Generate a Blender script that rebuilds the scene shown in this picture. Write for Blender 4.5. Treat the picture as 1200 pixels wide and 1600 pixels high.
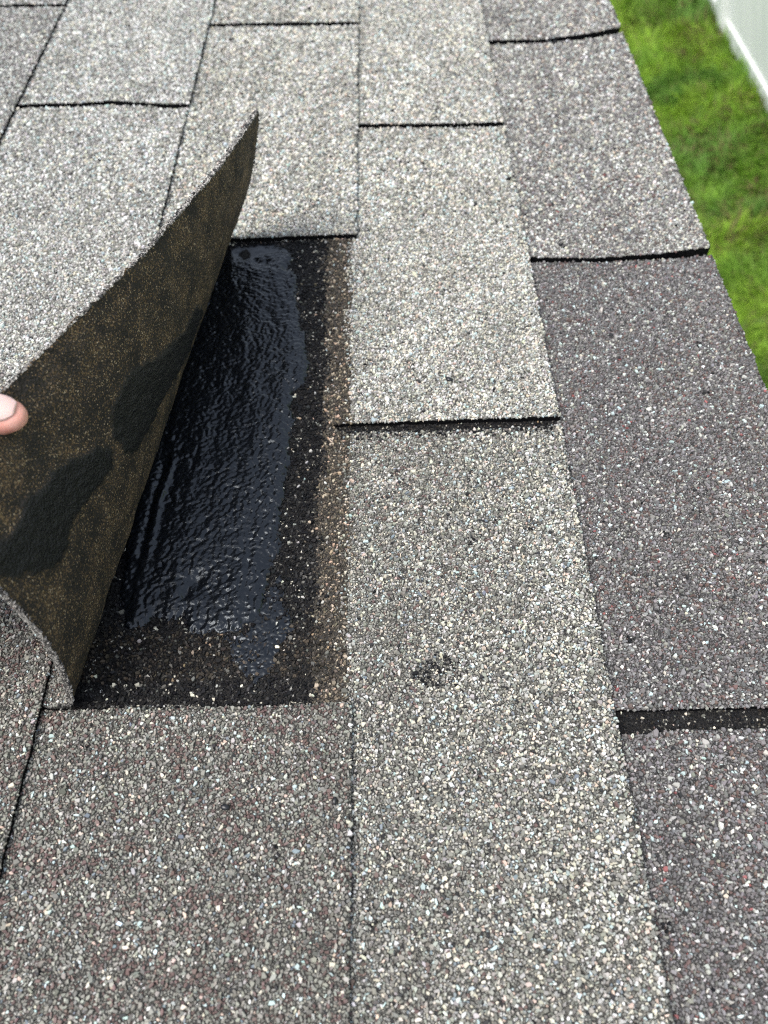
import bpy, bmesh, math
import numpy as np
from mathutils import Matrix, Vector

for o in list(bpy.data.objects):
    bpy.data.objects.remove(o)
SC = bpy.context.scene
COL = SC.collection
rng = np.random.default_rng(7)

# ------------------------------------------------------------------ frames
# roof frame: u = down the slope (to the right), v = along the courses, n = out of the roof
SLOPE = math.radians(20.0)
ROOF_H = 2.6
MR = Matrix(((math.cos(SLOPE), 0, math.sin(SLOPE), 0),
             (0, 1, 0, 0),
             (-math.sin(SLOPE), 0, math.cos(SLOPE), ROOF_H),
             (0, 0, 0, 1)))
CAM_H = 0.34
F_REL = 1250.0 / 1600.0
_fv = np.array([-30 / 1250, 1750 / 1250, 1.0]); _fv /= np.linalg.norm(_fv)
_u = np.array([1.0, 0, 0]) - _fv[0] * _fv; _u /= np.linalg.norm(_u)
_n = -np.cross(_u, _fv)
RC = np.stack([_u, _fv, _n])                    # rows: roof axes in camera (right, up, forward)
CAM = np.array([0, 0, CAM_H])
RIGHT, UP, FWD = RC[:, 0], RC[:, 1], RC[:, 2]    # camera axes in the roof frame

# ------------------------------------------------------------------ camera
cam = bpy.data.cameras.new('camera')
cam.sensor_fit = 'VERTICAL'
cam.sensor_height = 8.8
cam.sensor_width = 6.6
cam.lens = F_REL * 8.8
cam.clip_start = 0.01
cam.clip_end = 500
cam.dof.use_dof = True
cam.dof.focus_distance = 0.385
cam.dof.aperture_fstop = 2.4
camo = bpy.data.objects.new('camera', cam)
COL.objects.link(camo)
mc = Matrix.Identity(4)
for i in range(3):
    mc[i][0], mc[i][1], mc[i][2], mc[i][3] = RIGHT[i], UP[i], -FWD[i], CAM[i]
camo.matrix_world = MR @ mc
SC.camera = camo

# ------------------------------------------------------------------ sky, sun, exposure (overcast)
SUN_EL, SUN_ROT = math.radians(73), math.radians(-140)
w = bpy.data.worlds.new('World'); SC.world = w; w.use_nodes = True
nt = w.node_tree; nt.nodes.clear()
sky = nt.nodes.new('ShaderNodeTexSky'); sky.sky_type = 'NISHITA'; sky.sun_disc = False
sky.sun_elevation = SUN_EL; sky.sun_rotation = SUN_ROT
sky.air_density = 1.0; sky.dust_density = 3.0; sky.ozone_density = 1.0
hs = nt.nodes.new('ShaderNodeHueSaturation'); hs.inputs['Saturation'].default_value = 0.50
bg = nt.nodes.new('ShaderNodeBackground'); bg.inputs['Strength'].default_value = 0.13
wo = nt.nodes.new('ShaderNodeOutputWorld')
nt.links.new(sky.outputs[0], hs.inputs['Color']); nt.links.new(hs.outputs[0], bg.inputs[0]); nt.links.new(bg.outputs[0], wo.inputs[0])
sun = bpy.data.lights.new('sun', 'SUN'); sun.energy = 1.5; sun.angle = math.radians(35); sun.color = (1, 0.965, 0.90)
suno = bpy.data.objects.new('sun', sun); COL.objects.link(suno)
sd = Vector((math.cos(SUN_EL) * math.sin(SUN_ROT), math.cos(SUN_EL) * math.cos(SUN_ROT), math.sin(SUN_EL)))
suno.rotation_euler = sd.to_track_quat('Z', 'Y').to_euler()
suno.location = (0, 0, 8)
SC.view_settings.view_transform = 'Standard'
SC.view_settings.look = 'None'
SC.view_settings.gamma = 1
SC.view_settings.exposure = 1.10
SC.render.engine = 'CYCLES'
SC.cycles.use_denoising = False
SC.cycles.max_bounces = 5
SC.cycles.filter_width = 1.1

# ------------------------------------------------------------------ helpers
def proj(p):
    c = (np.asarray(p, float) - CAM) @ RC
    return np.stack([600 + 1250 * c[..., 0] / c[..., 2], 800 - 1250 * c[..., 1] / c[..., 2]], -1), c[..., 2]

_tab = rng.random((256, 256)).astype(np.float32)
def vnoise(x, y, seed=0):
    x = np.asarray(x, float) + 37.7 * seed; y = np.asarray(y, float) + 91.3 * seed
    xi = np.floor(x).astype(int); yi = np.floor(y).astype(int)
    fx = x - xi; fy = y - yi
    fx = fx * fx * (3 - 2 * fx); fy = fy * fy * (3 - 2 * fy)
    g = lambda a, b: _tab[a & 255, b & 255]
    return (g(xi, yi) * (1 - fx) + g(xi + 1, yi) * fx) * (1 - fy) + (g(xi, yi + 1) * (1 - fx) + g(xi + 1, yi + 1) * fx) * fy
def fnoise(x, y, seed=0, o=3):
    r = 0; a = 1; t = 0
    for i in range(o):
        r = r + a * vnoise(x * 2 ** i, y * 2 ** i, seed + i * 3); t += a; a *= .5
    return r / t
def sstep(a, b, x):
    t = np.clip((x - a) / (b - a), 0, 1); return t * t * (3 - 2 * t)
def worley(x, y, seed=0):
    xi = np.floor(x).astype(int); yi = np.floor(y).astype(int); best = np.full(x.shape, 9.)
    for a in (-1, 0, 1):
        for b in (-1, 0, 1):
            cx_, cy_ = xi + a, yi + b
            px_ = cx_ + _tab[(cx_ + seed * 17) & 255, cy_ & 255]; py_ = cy_ + _tab[cx_ & 255, (cy_ + 83 + seed * 29) & 255]
            best = np.minimum(best, (x - px_) ** 2 + (y - py_) ** 2)
    return 1 - np.minimum(best, 1.)
def inpoly(x, y, poly):
    r = np.zeros(np.shape(x), bool); n = len(poly)
    for i in range(n):
        x1, y1 = poly[i]; x2, y2 = poly[(i + 1) % n]
        c = ((y1 > y) != (y2 > y))
        r ^= c & (x < (x2 - x1) * (y - y1) / ((y2 - y1) + 1e-12) + x1)
    return r
def polydist(x, y, poly):
    d = np.full(np.shape(x), 1e9); n = len(poly)
    for i in range(n):
        a = np.array(poly[i]); b = np.array(poly[(i + 1) % n]); ab = b - a
        t = np.clip(((x - a[0]) * ab[0] + (y - a[1]) * ab[1]) / (ab @ ab + 1e-15), 0, 1)
        d = np.minimum(d, np.hypot(x - a[0] - t * ab[0], y - a[1] - t * ab[1]))
    return d

def mesh_np(name, verts, faces, smooth=False):
    """faces: list of (k,nf) int arrays, all faces of an array having the same corner count"""
    me = bpy.data.meshes.new(name)
    verts = np.asarray(verts, np.float32)
    me.vertices.add(len(verts)); me.vertices.foreach_set('co', verts.ravel())
    nl = sum(f.size for f in faces); nf = sum(len(f) for f in faces)
    me.loops.add(nl); me.loops.foreach_set('vertex_index', np.concatenate([f.ravel() for f in faces]).astype(np.int32))
    st = np.concatenate([np.full(len(f), f.shape[1]) for f in faces])
    me.polygons.add(nf)
    me.polygons.foreach_set('loop_start', np.concatenate([[0], np.cumsum(st)[:-1]]).astype(np.int32))
    if smooth: me.polygons.foreach_set('use_smooth', np.ones(nf, bool))
    else: me.polygons.foreach_set('use_smooth', np.zeros(nf, bool))
    me.update(calc_edges=True); me.validate()
    return me
def attr(me, name, data, typ='FLOAT_COLOR'):
    a = me.attributes.new(name, typ, 'POINT')
    a.data.foreach_set({'FLOAT_COLOR': 'color', 'FLOAT': 'value', 'FLOAT_VECTOR': 'vector'}[typ], np.asarray(data, np.float32).ravel())
def link(name, me, mats, parent=None, world=None):
    o = bpy.data.objects.new(name, me); COL.objects.link(o)
    for m in (mats if isinstance(mats, (list, tuple)) else [mats]): me.materials.append(m)
    if parent is not None: o.parent = parent
    if world is not None: o.matrix_world = world
    return o
def tag(o, label=None, cat=None, group=None, kind=None):
    if label: o['label'] = label
    if cat: o['category'] = cat
    if group: o['group'] = group
    if kind: o['kind'] = kind
    return o
def box_me(name, x0, x1, y0, y1, z0, z1, bev=0.0):
    bm = bmesh.new(); bmesh.ops.create_cube(bm, size=1)
    for v in bm.verts:
        v.co = Vector((x0 + (x1 - x0) * (v.co.x + .5), y0 + (y1 - y0) * (v.co.y + .5), z0 + (z1 - z0) * (v.co.z + .5)))
    if bev: bmesh.ops.bevel(bm, geom=bm.edges[:], offset=bev, segments=2, affect='EDGES', profile=.5)
    me = bpy.data.meshes.new(name); bm.to_mesh(me); bm.free(); return me

# ------------------------------------------------------------------ materials
class NT:
    def __init__(s, name):
        s.m = bpy.data.materials.new(name); s.m.use_nodes = True; s.t = s.m.node_tree
        s.b = s.t.nodes['Principled BSDF']
    def n(s, typ, **k):
        nd = s.t.nodes.new(typ)
        for a, v in k.items(): setattr(nd, a, v)
        return nd
    def l(s, a, b): s.t.links.new(a, b)
    def set(s, k, v): s.b.inputs[k].default_value = v
def ramp(t, stops, interp='LINEAR'):
    r = t.n('ShaderNodeValToRGB'); cr = r.color_ramp; cr.interpolation = interp
    while len(cr.elements) < len(stops): cr.elements.new(.5)
    for e, (p, c) in zip(cr.elements, stops): e.position = p; e.color = (*c, 1)
    return r

TAUPE = (.220, .216, .188); DTAUPE = (.122, .119, .104); CREAM = (.59, .56, .46); WHITE = (.65, .65, .615)
BLUE = (.44, .53, .52); MAROON = (.122, .082, .073); PINK = (.50, .39, .32); BLACK = (.022, .022, .023)
PURP = (.175, .168, .165); DPURP = (.100, .095, .094); RED = (.25, .09, .085); LGREY = (.36, .355, .326); SLATE = (.17, .20, .22)
CREAM_DIM = (.52, .49, .40); WHITE_DIM = (.57, .57, .54)     # the same granules, dimmed in light, brown and plum blends against clipping
PAL = {  # far blends (pale, plumlight, mauve, greypale): lighter granules, plus grazing sky sheen painted in
    'light': [(TAUPE, .34), (DTAUPE, .16), (LGREY, .17), (CREAM_DIM, .155), (WHITE_DIM, .065), (BLUE, .04), (PINK, .02), (BLACK, .03), (SLATE, .02)],
    'pale': [(TAUPE, .19), (DTAUPE, .06), (LGREY, .27), (CREAM, .20), (WHITE, .20), (BLUE, .045), (PINK, .02), (BLACK, .012), (SLATE, .008)],
    'brown': [(TAUPE, .43), (DTAUPE, .29), (MAROON, .125), (LGREY, .055), (CREAM_DIM, .030), (WHITE_DIM, .016), (BLUE, .025), (PINK, .01), (SLATE, .02), (BLACK, .01)],
    'plum': [(PURP, .50), (DPURP, .26), (MAROON, .07), (LGREY, .09), (WHITE_DIM, .034), (BLUE, .022), (RED, .005), (BLACK, .02), (CREAM_DIM, .004)],
    'plumlight': [(PURP, .24), (TAUPE, .12), (DPURP, .08), (MAROON, .05), (LGREY, .28), (WHITE, .12), (BLUE, .02), (CREAM, .07), (PINK, .015), (BLACK, .005)],
    'mauve': [(PURP, .22), (TAUPE, .14), (DPURP, .05), (MAROON, .02), (LGREY, .31), (WHITE, .20), (BLUE, .03), (CREAM, .03), (BLACK, .005)],
    'greypale': [(TAUPE, .13), (PURP, .09), (DTAUPE, .03), (LGREY, .35), (WHITE, .28), (CREAM, .06), (BLUE, .055), (BLACK, .005)],
    'maroon': [(MAROON, .62), ((.10, .066, .062), .2), (DTAUPE, .1), (TAUPE, .08)],
    'black': [((.010, .010, .011), .72), ((.022, .022, .022), .20), (DTAUPE, .045), (LGREY, .012), (CREAM, .013)],
    'dirt': [((.030, .025, .020), .44), ((.016, .015, .014), .30), ((.065, .052, .038), .18), (DTAUPE, .05), ((.30, .22, .14), .018), (CREAM, .012)],
    'stain': [((.084, .070, .051), .40), ((.044, .037, .029), .36), ((.16, .128, .088), .17), ((.42, .35, .26), .07), ((.45, .32, .23), .05)],
}
def granule_base(kind):
    t = NT('granules_' + kind)
    tc = t.n('ShaderNodeTexCoord')
    v = t.n('ShaderNodeTexVoronoi'); v.inputs['Scale'].default_value = 780
    t.l(tc.outputs['Object'], v.inputs['Vector'])
    sp = t.n('ShaderNodeSeparateColor'); t.l(v.outputs['Color'], sp.inputs[0])
    acc = 0; st = []
    for c, p in PAL[kind]: st.append((acc, c)); acc += p
    # at most ten stops, constant steps
    r = ramp(t, st[:20], 'CONSTANT'); t.l(sp.outputs[0], r.inputs[0])
    d = t.n('ShaderNodeTexVoronoi', feature='DISTANCE_TO_EDGE'); d.inputs['Scale'].default_value = 780
    t.l(tc.outputs['Object'], d.inputs['Vector'])
    mr = t.n('ShaderNodeMapRange'); mr.inputs[1].default_value = .02; mr.inputs[2].default_value = .2
    t.l(d.outputs['Distance'], mr.inputs[0])
    mx = t.n('ShaderNodeMix', data_type='RGBA'); mx.inputs[6].default_value = (.032, .030, .028, 1)
    t.l(mr.outputs[0], mx.inputs[0]); t.l(r.outputs[0], mx.inputs[7])
    t.l(mx.outputs[2], t.b.inputs['Base Color'])
    bp = t.n('ShaderNodeBump'); bp.inputs['Strength'].default_value = .9; bp.inputs['Distance'].default_value = .0006
    t.l(mr.outputs[0], bp.inputs['Height']); t.l(bp.outputs[0], t.b.inputs['Normal'])
    t.set('Roughness', .8); t.set('Specular IOR Level', .12 if kind in ('black', 'dirt') else .4)
    return t.m
GB = {k: granule_base(k) for k in PAL}

t = NT('loose_granules')
at = t.n('ShaderNodeAttribute', attribute_name='Col'); t.l(at.outputs['Color'], t.b.inputs['Base Color'])
mr = t.n('ShaderNodeMapRange'); mr.inputs[3].default_value = .62; mr.inputs[4].default_value = .33
t.l(at.outputs['Alpha'], mr.inputs[0]); t.l(mr.outputs[0], t.b.inputs['Roughness'])
mq = t.n('ShaderNodeMapRange'); mq.inputs[3].default_value = .45; mq.inputs[4].default_value = .10
t.l(at.outputs['Alpha'], mq.inputs[0]); t.l(mq.outputs[0], t.b.inputs['Specular IOR Level'])
M_GRAN = t.m

t = NT('bitumen')          # bare asphalt of cut edges and slot floors
tc = t.n('ShaderNodeTexCoord'); nz = t.n('ShaderNodeTexNoise'); nz.inputs['Scale'].default_value = 900; nz.inputs['Detail'].default_value = 4
t.l(tc.outputs['Object'], nz.inputs['Vector'])
r = ramp(t, [(.35, (.0025, .0025, .003)), (.62, (.006, .006, .007)), (.8, (.03, .029, .028))]); t.l(nz.outputs[0], r.inputs[0]); t.l(r.outputs[0], t.b.inputs['Base Color'])
bp = t.n('ShaderNodeBump'); bp.inputs['Strength'].default_value = 1; bp.inputs['Distance'].default_value = .0008
t.l(nz.outputs[0], bp.inputs['Height']); t.l(bp.outputs[0], t.b.inputs['Normal']); t.set('Roughness', .8); t.set('Specular IOR Level', .1)
M_BIT = t.m

t = NT('fibrous_cut_edge')
tc = t.n('ShaderNodeTexCoord'); nz = t.n('ShaderNodeTexNoise'); nz.inputs['Scale'].default_value = 1300; nz.inputs['Detail'].default_value = 3
t.l(tc.outputs['Object'], nz.inputs['Vector'])
r = ramp(t, [(.32, (.03, .029, .027)), (.48, (.16, .15, .135)), (.64, (.45, .43, .39))]); t.l(nz.outputs[0], r.inputs[0]); t.l(r.outputs[0], t.b.inputs['Base Color'])
bp = t.n('ShaderNodeBump'); bp.inputs['Strength'].default_value = 1; bp.inputs['Distance'].default_value = .0012
t.l(nz.outputs[0], bp.inputs['Height']); t.l(bp.outputs[0], t.b.inputs['Normal']); t.set('Roughness', .85)
M_FIB = t.m

# underside of the lifted tab: black asphalt dusted with tan sand, tar prints where it lay in the cement
t = NT('sanded_underside')
fl = t.n('ShaderNodeAttribute', attribute_name='flat'); tar = t.n('ShaderNodeAttribute', attribute_name='tar')
n1 = t.n('ShaderNodeTexNoise'); n1.inputs['Scale'].default_value = 55; n1.inputs['Detail'].default_value = 5; n1.inputs['Roughness'].default_value = .62
t.l(fl.outputs['Vector'], n1.inputs['Vector'])
v1 = t.n('ShaderNodeTexVoronoi'); v1.inputs['Scale'].default_value = 1750; t.l(fl.outputs['Vector'], v1.inputs['Vector'])
sp = t.n('ShaderNodeSeparateColor'); t.l(v1.outputs['Color'], sp.inputs[0])
mt = t.n('ShaderNodeMapRange'); mt.inputs[1].default_value = .36; mt.inputs[2].default_value = .66; mt.inputs[3].default_value = .06; mt.inputs[4].default_value = .62
t.l(n1.outputs[0], mt.inputs[0])
inv = t.n('ShaderNodeMath', operation='SUBTRACT'); inv.inputs[0].default_value = 1; t.l(tar.outputs['Fac'], inv.inputs[1])
mm = t.n('ShaderNodeMath', operation='MULTIPLY'); t.l(mt.outputs[0], mm.inputs[0]); t.l(inv.outputs[0], mm.inputs[1])
lt = t.n('ShaderNodeMath', operation='LESS_THAN'); t.l(sp.outputs[0], lt.inputs[0]); t.l(mm.outputs[0], lt.inputs[1])
rs = ramp(t, [(0, (.058, .038, .023)), (.5, (.140, .088, .046)), (.85, (.25, .165, .088)), (1, (.45, .35, .24))]); t.l(sp.outputs[1], rs.inputs[0])
rb = ramp(t, [(.3, (.018, .015, .013)), (.7, (.055, .043, .034))]); t.l(n1.outputs[0], rb.inputs[0])
mx = t.n('ShaderNodeMix', data_type='RGBA'); t.l(lt.outputs[0], mx.inputs[0]); t.l(rb.outputs[0], mx.inputs[6]); t.l(rs.outputs[0], mx.inputs[7])
m2 = t.n('ShaderNodeMix', data_type='RGBA'); t.l(tar.outputs['Fac'], m2.inputs[0]); t.l(mx.outputs[2], m2.inputs[6]); m2.inputs[7].default_value = (.009, .009, .010, 1)
t.l(m2.outputs[2], t.b.inputs['Base Color'])
rr = t.n('ShaderNodeMapRange'); rr.inputs[3].default_value = .85; rr.inputs[4].default_value = .38; t.l(tar.outputs['Fac'], rr.inputs[0]); t.l(rr.outputs[0], t.b.inputs['Roughness'])
nb = t.n('ShaderNodeTexNoise'); nb.inputs['Scale'].default_value = 850; nb.inputs['Detail'].default_value = 4; t.l(fl.outputs['Vector'], nb.inputs['Vector'])
bp = t.n('ShaderNodeBump'); bp.inputs['Strength'].default_value = .9; bp.inputs['Distance'].default_value = .0020
t.l(nb.outputs[0], bp.inputs['Height']); t.l(bp.outputs[0], t.b.inputs['Normal'])
t.set('Specular IOR Level', .4)
M_UNDER = t.m

t = NT('wet_roofing_cement')
tc = t.n('ShaderNodeTexCoord'); mp = t.n('ShaderNodeMapping'); mp.inputs['Rotation'].default_value = (0, 0, math.radians(35)); mp.inputs['Scale'].default_value = (1, 1.25, 1)
t.l(tc.outputs['Object'], mp.inputs[0])
nz = t.n('ShaderNodeTexNoise'); nz.inputs['Scale'].default_value = 480; nz.inputs['Detail'].default_value = 2; t.l(mp.outputs[0], nz.inputs['Vector'])
sm = t.n('ShaderNodeAttribute', attribute_name='slick')
bs = t.n('ShaderNodeMapRange'); bs.inputs[3].default_value = .35; bs.inputs[4].default_value = .06; t.l(sm.outputs['Fac'], bs.inputs[0])
bp = t.n('ShaderNodeBump'); bp.inputs['Distance'].default_value = .0011; t.l(bs.outputs[0], bp.inputs['Strength'])
t.l(nz.outputs[0], bp.inputs['Height']); t.l(bp.outputs[0], t.b.inputs['Normal'])
t.set('Base Color', (.0035, .0045, .0065, 1)); t.set('Specular Tint', (.84, .92, 1.0, 1)); t.set('Roughness', .28); t.set('IOR', 1.52)  # blue base and specular tint paint in the sheen of blue sky
M_CEM = t.m

def simple(name, col, rough=.6, **k):
    t = NT(name); t.set('Base Color', (*col, 1)); t.set('Roughness', rough)
    for a, v in k.items(): t.set(a.replace('_', ' '), v)
    return t

# ------------------------------------------------------------------ granules
def gran_colors(n, kinds, r):
    """kinds: array of palette names (object) -> colours"""
    out = np.zeros((n, 4), np.float32)
    for k in np.unique(kinds):
        idx = np.where(kinds == k)[0]
        cs = np.array([c for c, p in PAL[k]]); ps = np.array([p for c, p in PAL[k]]); ps = ps / ps.sum()
        pick = r.choice(len(cs), len(idx), p=ps)
        c = cs[pick] * r.uniform(.78, 1.22, (len(idx), 1)) * (1 + r.normal(0, .03, (len(idx), 3)))
        out[idx, :3] = c
        if k == 'black': out[idx, 3] = r.choice([.95, .5], len(idx), p=[.85, .15])
        if k == 'dirt': out[idx, 3] = .75
    return np.clip(out, 0, .9)
def granule_mesh(name, P, T, B, N, size, cols, r):
    n = len(P); k = 5
    ang = (np.arange(k) / k * 2 * np.pi)[None] + r.uniform(0, 6.28, (n, 1)) + r.normal(0, .30, (n, k))
    rad = size[:, None] * r.uniform(.68, 1.18, (n, k))
    el = r.uniform(.55, 1.0, (n, 1)); ro = r.uniform(0, 3.14, (n, 1))
    x = np.cos(ang) * rad; y = np.sin(ang) * rad
    x = x * el; y = y / np.sqrt(el)
    xr = x * np.cos(ro) + y * np.sin(ro); yr = -x * np.sin(ro) + y * np.cos(ro)
    top = r.uniform(.66, .88, (n, k))
    hgt = size * r.uniform(.32, .95, n)
    tx = r.normal(0, .20, (n, 1)); ty = r.normal(0, .20, (n, 1))
    xb, yb = xr, yr; zb = np.full((n, k), -.25) * size[:, None]
    xt, yt = xr * top, yr * top; zt = hgt[:, None] + tx * xt + ty * yt
    X = np.concatenate([xb, xt], 1); Y = np.concatenate([yb, yt], 1); Z = np.concatenate([zb, zt], 1)
    V = P[:, None] + X[..., None] * T[:, None] + Y[..., None] * B[:, None] + Z[..., None] * N[:, None]
    base = (np.arange(n) * 2 * k)[:, None]
    quads = []
    for i in range(k):
        j = (i + 1) % k
        quads.append(base + np.array([[i, j, k + j, k + i]]))
    Q = np.concatenate(quads, 0); Tp = base + np.arange(k, 2 * k)[None]
    me = mesh_np(name, V.reshape(-1, 3), [Q, Tp])
    attr(me, 'Col', np.repeat(cols, 2 * k, axis=0))
    return me
EU, EV, EN = np.array([1., 0, 0]), np.array([0, 1., 0]), np.array([0, 0, 1.])

# ------------------------------------------------------------------ lawn and fence (world frame)
t = NT('lawn_soil')
tc = t.n('ShaderNodeTexCoord'); n1 = t.n('ShaderNodeTexNoise'); n1.inputs['Scale'].default_value = 3.2; n1.inputs['Detail'].default_value = 8; n1.inputs['Roughness'].default_value = .65
t.l(tc.outputs['Object'], n1.inputs['Vector'])
r = ramp(t, [(.3, (.06, .11, .02)), (.48, (.09, .16, .025)), (.6, (.12, .17, .03)), (.75, (.14, .13, .05))]); t.l(n1.outputs[0], r.inputs[0]); t.l(r.outputs[0], t.b.inputs['Base Color'])
t.set('Roughness', .9)
g = mesh_np('ground', [(-150, -150, 0), (150, -150, 0), (150, 150, 0), (-150, 150, 0)], [np.array([[0, 1, 2, 3]])])
tag(link('ground', g, t.m), kind='structure')

t = NT('grass_blades')
at = t.n('ShaderNodeAttribute', attribute_name='Col'); t.l(at.outputs['Color'], t.b.inputs['Base Color'])
t.set('Roughness', .55); t.set('Specular IOR Level', .3)
tr = t.n('ShaderNodeBsdfTranslucent'); t.l(at.outputs['Color'], tr.inputs[0]); ms = t.n('ShaderNodeMixShader'); ms.inputs[0].default_value = .48
out = t.t.nodes['Material Output']; t.l(t.b.outputs[0], ms.inputs[1]); t.l(tr.outputs[0], ms.inputs[2]); t.l(ms.outputs[0], out.inputs[0])
M_GRASS = t.m
FENCE_X = 1.385
def grass():
    n = 52000
    x = rng.uniform(.25, FENCE_X + .02, n); y = rng.uniform(1.7, 8.2, n)
    cl = fnoise(x * 7, y * 7, 1, 3)
    L = (.035 + .11 * cl) * rng.uniform(.6, 1.35, n)
    L = np.where(x > FENCE_X - .07, L * 1.5, L)
    Wd = rng.uniform(.0035, .0078, n) * (1 + .6 * (fnoise(x * 5, y * 5, 9, 2) > .55))
    az = rng.normal(0, .7, n) + 12.0 * fnoise(x * 5, y * 5, 5, 2); lean = rng.uniform(.15, 1.15, n)
    dx, dy = np.cos(az), np.sin(az)
    px, py = -dy, dx
    V = np.zeros((n, 5, 3))
    for i, (tt, ww) in enumerate(((0, 1), (.55, .85))):
        hx = L * tt * np.sin(lean * (.4 + .6 * tt)); hz = L * tt * np.cos(lean * (.4 + .6 * tt))
        for j, sgn in enumerate((-1, 1)):
            V[:, i * 2 + j, 0] = x + dx * hx + sgn * px * Wd * ww / 2
            V[:, i * 2 + j, 1] = y + dy * hx + sgn * py * Wd * ww / 2
            V[:, i * 2 + j, 2] = hz
    V[:, 4, 0] = x + dx * L * np.sin(lean * 1.25); V[:, 4, 1] = y + dy * L * np.sin(lean * 1.25); V[:, 4, 2] = np.maximum(L * np.cos(lean * 1.25), .004)
    b = (np.arange(n) * 5)[:, None]
    Q = b + np.array([[0, 1, 3, 2]]); Tq = b + np.array([[2, 3, 4]])
    me = mesh_np('grass', V.reshape(-1, 3), [Q, Tq])
    k = fnoise(x * 2.6, y * 2.6, 3, 4)[:, None]; k2 = fnoise(x * 3.1, y * 3.1, 7, 3)[:, None]
    c = np.array([.135, .255, .028]) * (1 - sstep(.42, .62, k)) + np.array([.23, .37, .038]) * sstep(.42, .62, k)
    blu = sstep(.56, .68, k2); c = c * (1 - blu) + np.array([.125, .245, .042]) * blu
    c = c * rng.uniform(.65, 1.35, (n, 1)) * (.75 + .80 * fnoise(x * 16, y * 16, 19, 3))[:, None]
    dry = rng.random(n) < .05 + .22 * sstep(.58, .68, fnoise(x * 2.2, y * 2.2, 15, 3)); c[dry] = np.array([.24, .20, .085]) * rng.uniform(.6, 1.2, (dry.sum(), 1))
    attr(me, 'Col', np.repeat(np.concatenate([c, np.ones((n, 1))], 1), 5, axis=0))
    tag(link('grass', me, M_GRASS), 'uneven green lawn grass between the roof edge and the white fence', 'grass', kind='stuff')
grass()

t = NT('white_vinyl')
tc = t.n('ShaderNodeTexCoord'); n1 = t.n('ShaderNodeTexNoise'); n1.inputs['Scale'].default_value = 2.5; n1.inputs['Detail'].default_value = 6
mp = t.n('ShaderNodeMapping'); mp.inputs['Scale'].default_value = (1, 3, .5); t.l(tc.outputs['Object'], mp.inputs[0]); t.l(mp.outputs[0], n1.inputs['Vector'])
r = ramp(t, [(.35, (.70, .73, .69)), (.6, (.80, .81, .78))]); t.l(n1.outputs[0], r.inputs[0]); t.l(r.outputs[0], t.b.inputs['Base Color'])  # white with a faint green cast mixed in for lawn bounce light
t.set('Roughness', .4); M_VINYL = t.m
def fence():
    f = bpy.data.objects.new('vinyl_fence', None); COL.objects.link(f); f.location = (FENCE_X, 5.2, 0)
    tag(f, 'white vinyl privacy fence standing in the lawn beside the roof', 'fence')
    PS = 1.83
    ys = [-PS, 0, PS]
    pm = box_me('post', -.052, .052, -.052, .052, -.05, 1.92, .004)
    for y in ys:
        p = link('post', pm if not pm.materials else pm.copy(), [] if pm.materials else M_VINYL, f); p.location = (0, y, 0)
        bm = bmesh.new(); bmesh.ops.create_cone(bm, cap_ends=True, segments=4, radius1=.085, radius2=.004, depth=.06)
        bmesh.ops.rotate(bm, verts=bm.verts, cent=(0, 0, 0), matrix=Matrix.Rotation(math.pi / 4, 3, 'Z'))
        me = bpy.data.meshes.new('post_cap'); bm.to_mesh(me); bm.free()
        c = link('post_cap', me, M_VINYL, p); c.location = (0, 0, 1.952)
    for s in (0, 1, 2, -1):
        y0 = ys[0] + (s - 1) * PS + .054 if s >= 0 else None
        if s < 0: continue
        if s == 0: continue
        y0 = ys[s - 1] + .054; y1 = y0 + PS - .108
        link('bottom_rail', box_me('bottom_rail', -.024, .024, y0, y1, .012, .135, .003), M_VINYL, f)
        link('top_rail', box_me('top_rail', -.024, .024, y0, y1, 1.68, 1.80, .003), M_VINYL, f)
        nb = 11; bw = (y1 - y0) / nb
        for i in range(nb):
            link('board', box_me('board', -.011, .011, y0 + i * bw + .0012, y0 + (i + 1) * bw - .0012, .12, 1.70, .0022), M_VINYL, f)
fence()

# ------------------------------------------------------------------ roof
roof = bpy.data.objects.new('shingle_roof', None); COL.objects.link(roof)
roof.matrix_world = MR
tag(roof, 'weathered grey-brown asphalt shingle roof with rows of tabs above the lawn', 'roof')

UB = {-3: -1.0, -2: -.860, -1: -.718, 0: -.575, 1: -.432, 2: -.290, 3: -.1495, 4: -.0122, 5: .1035, 6: .2265}       # butt lines, up slope to eave
RISE = .0034
def zsurf(c, u):
    """top surface of course c (between UB[c] and UB[c+1])"""
    wdt = UB[c + 1] - UB[c]
    s = (u - UB[c]) / wdt
    return np.where(s > 0, .0006 + (RISE - .0006) * s, .0006 + .0030 * s)
link('roof_deck', box_me('roof_deck', -1.0, .214, -.45, 2.05, -.030, -.0052), M_BIT, roof)
link('drip_edge', box_me('drip_edge', .2142, .2195, -.45, 2.05, -.045, -.0052, .001), simple('white_drip_edge', (.75, .75, .74), .4).m, roof)

def curve(pts):
    xs = [p[0] for p in pts]; ys = [p[1] for p in pts]
    return lambda u: np.interp(u, xs, ys)
K = curve
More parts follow.
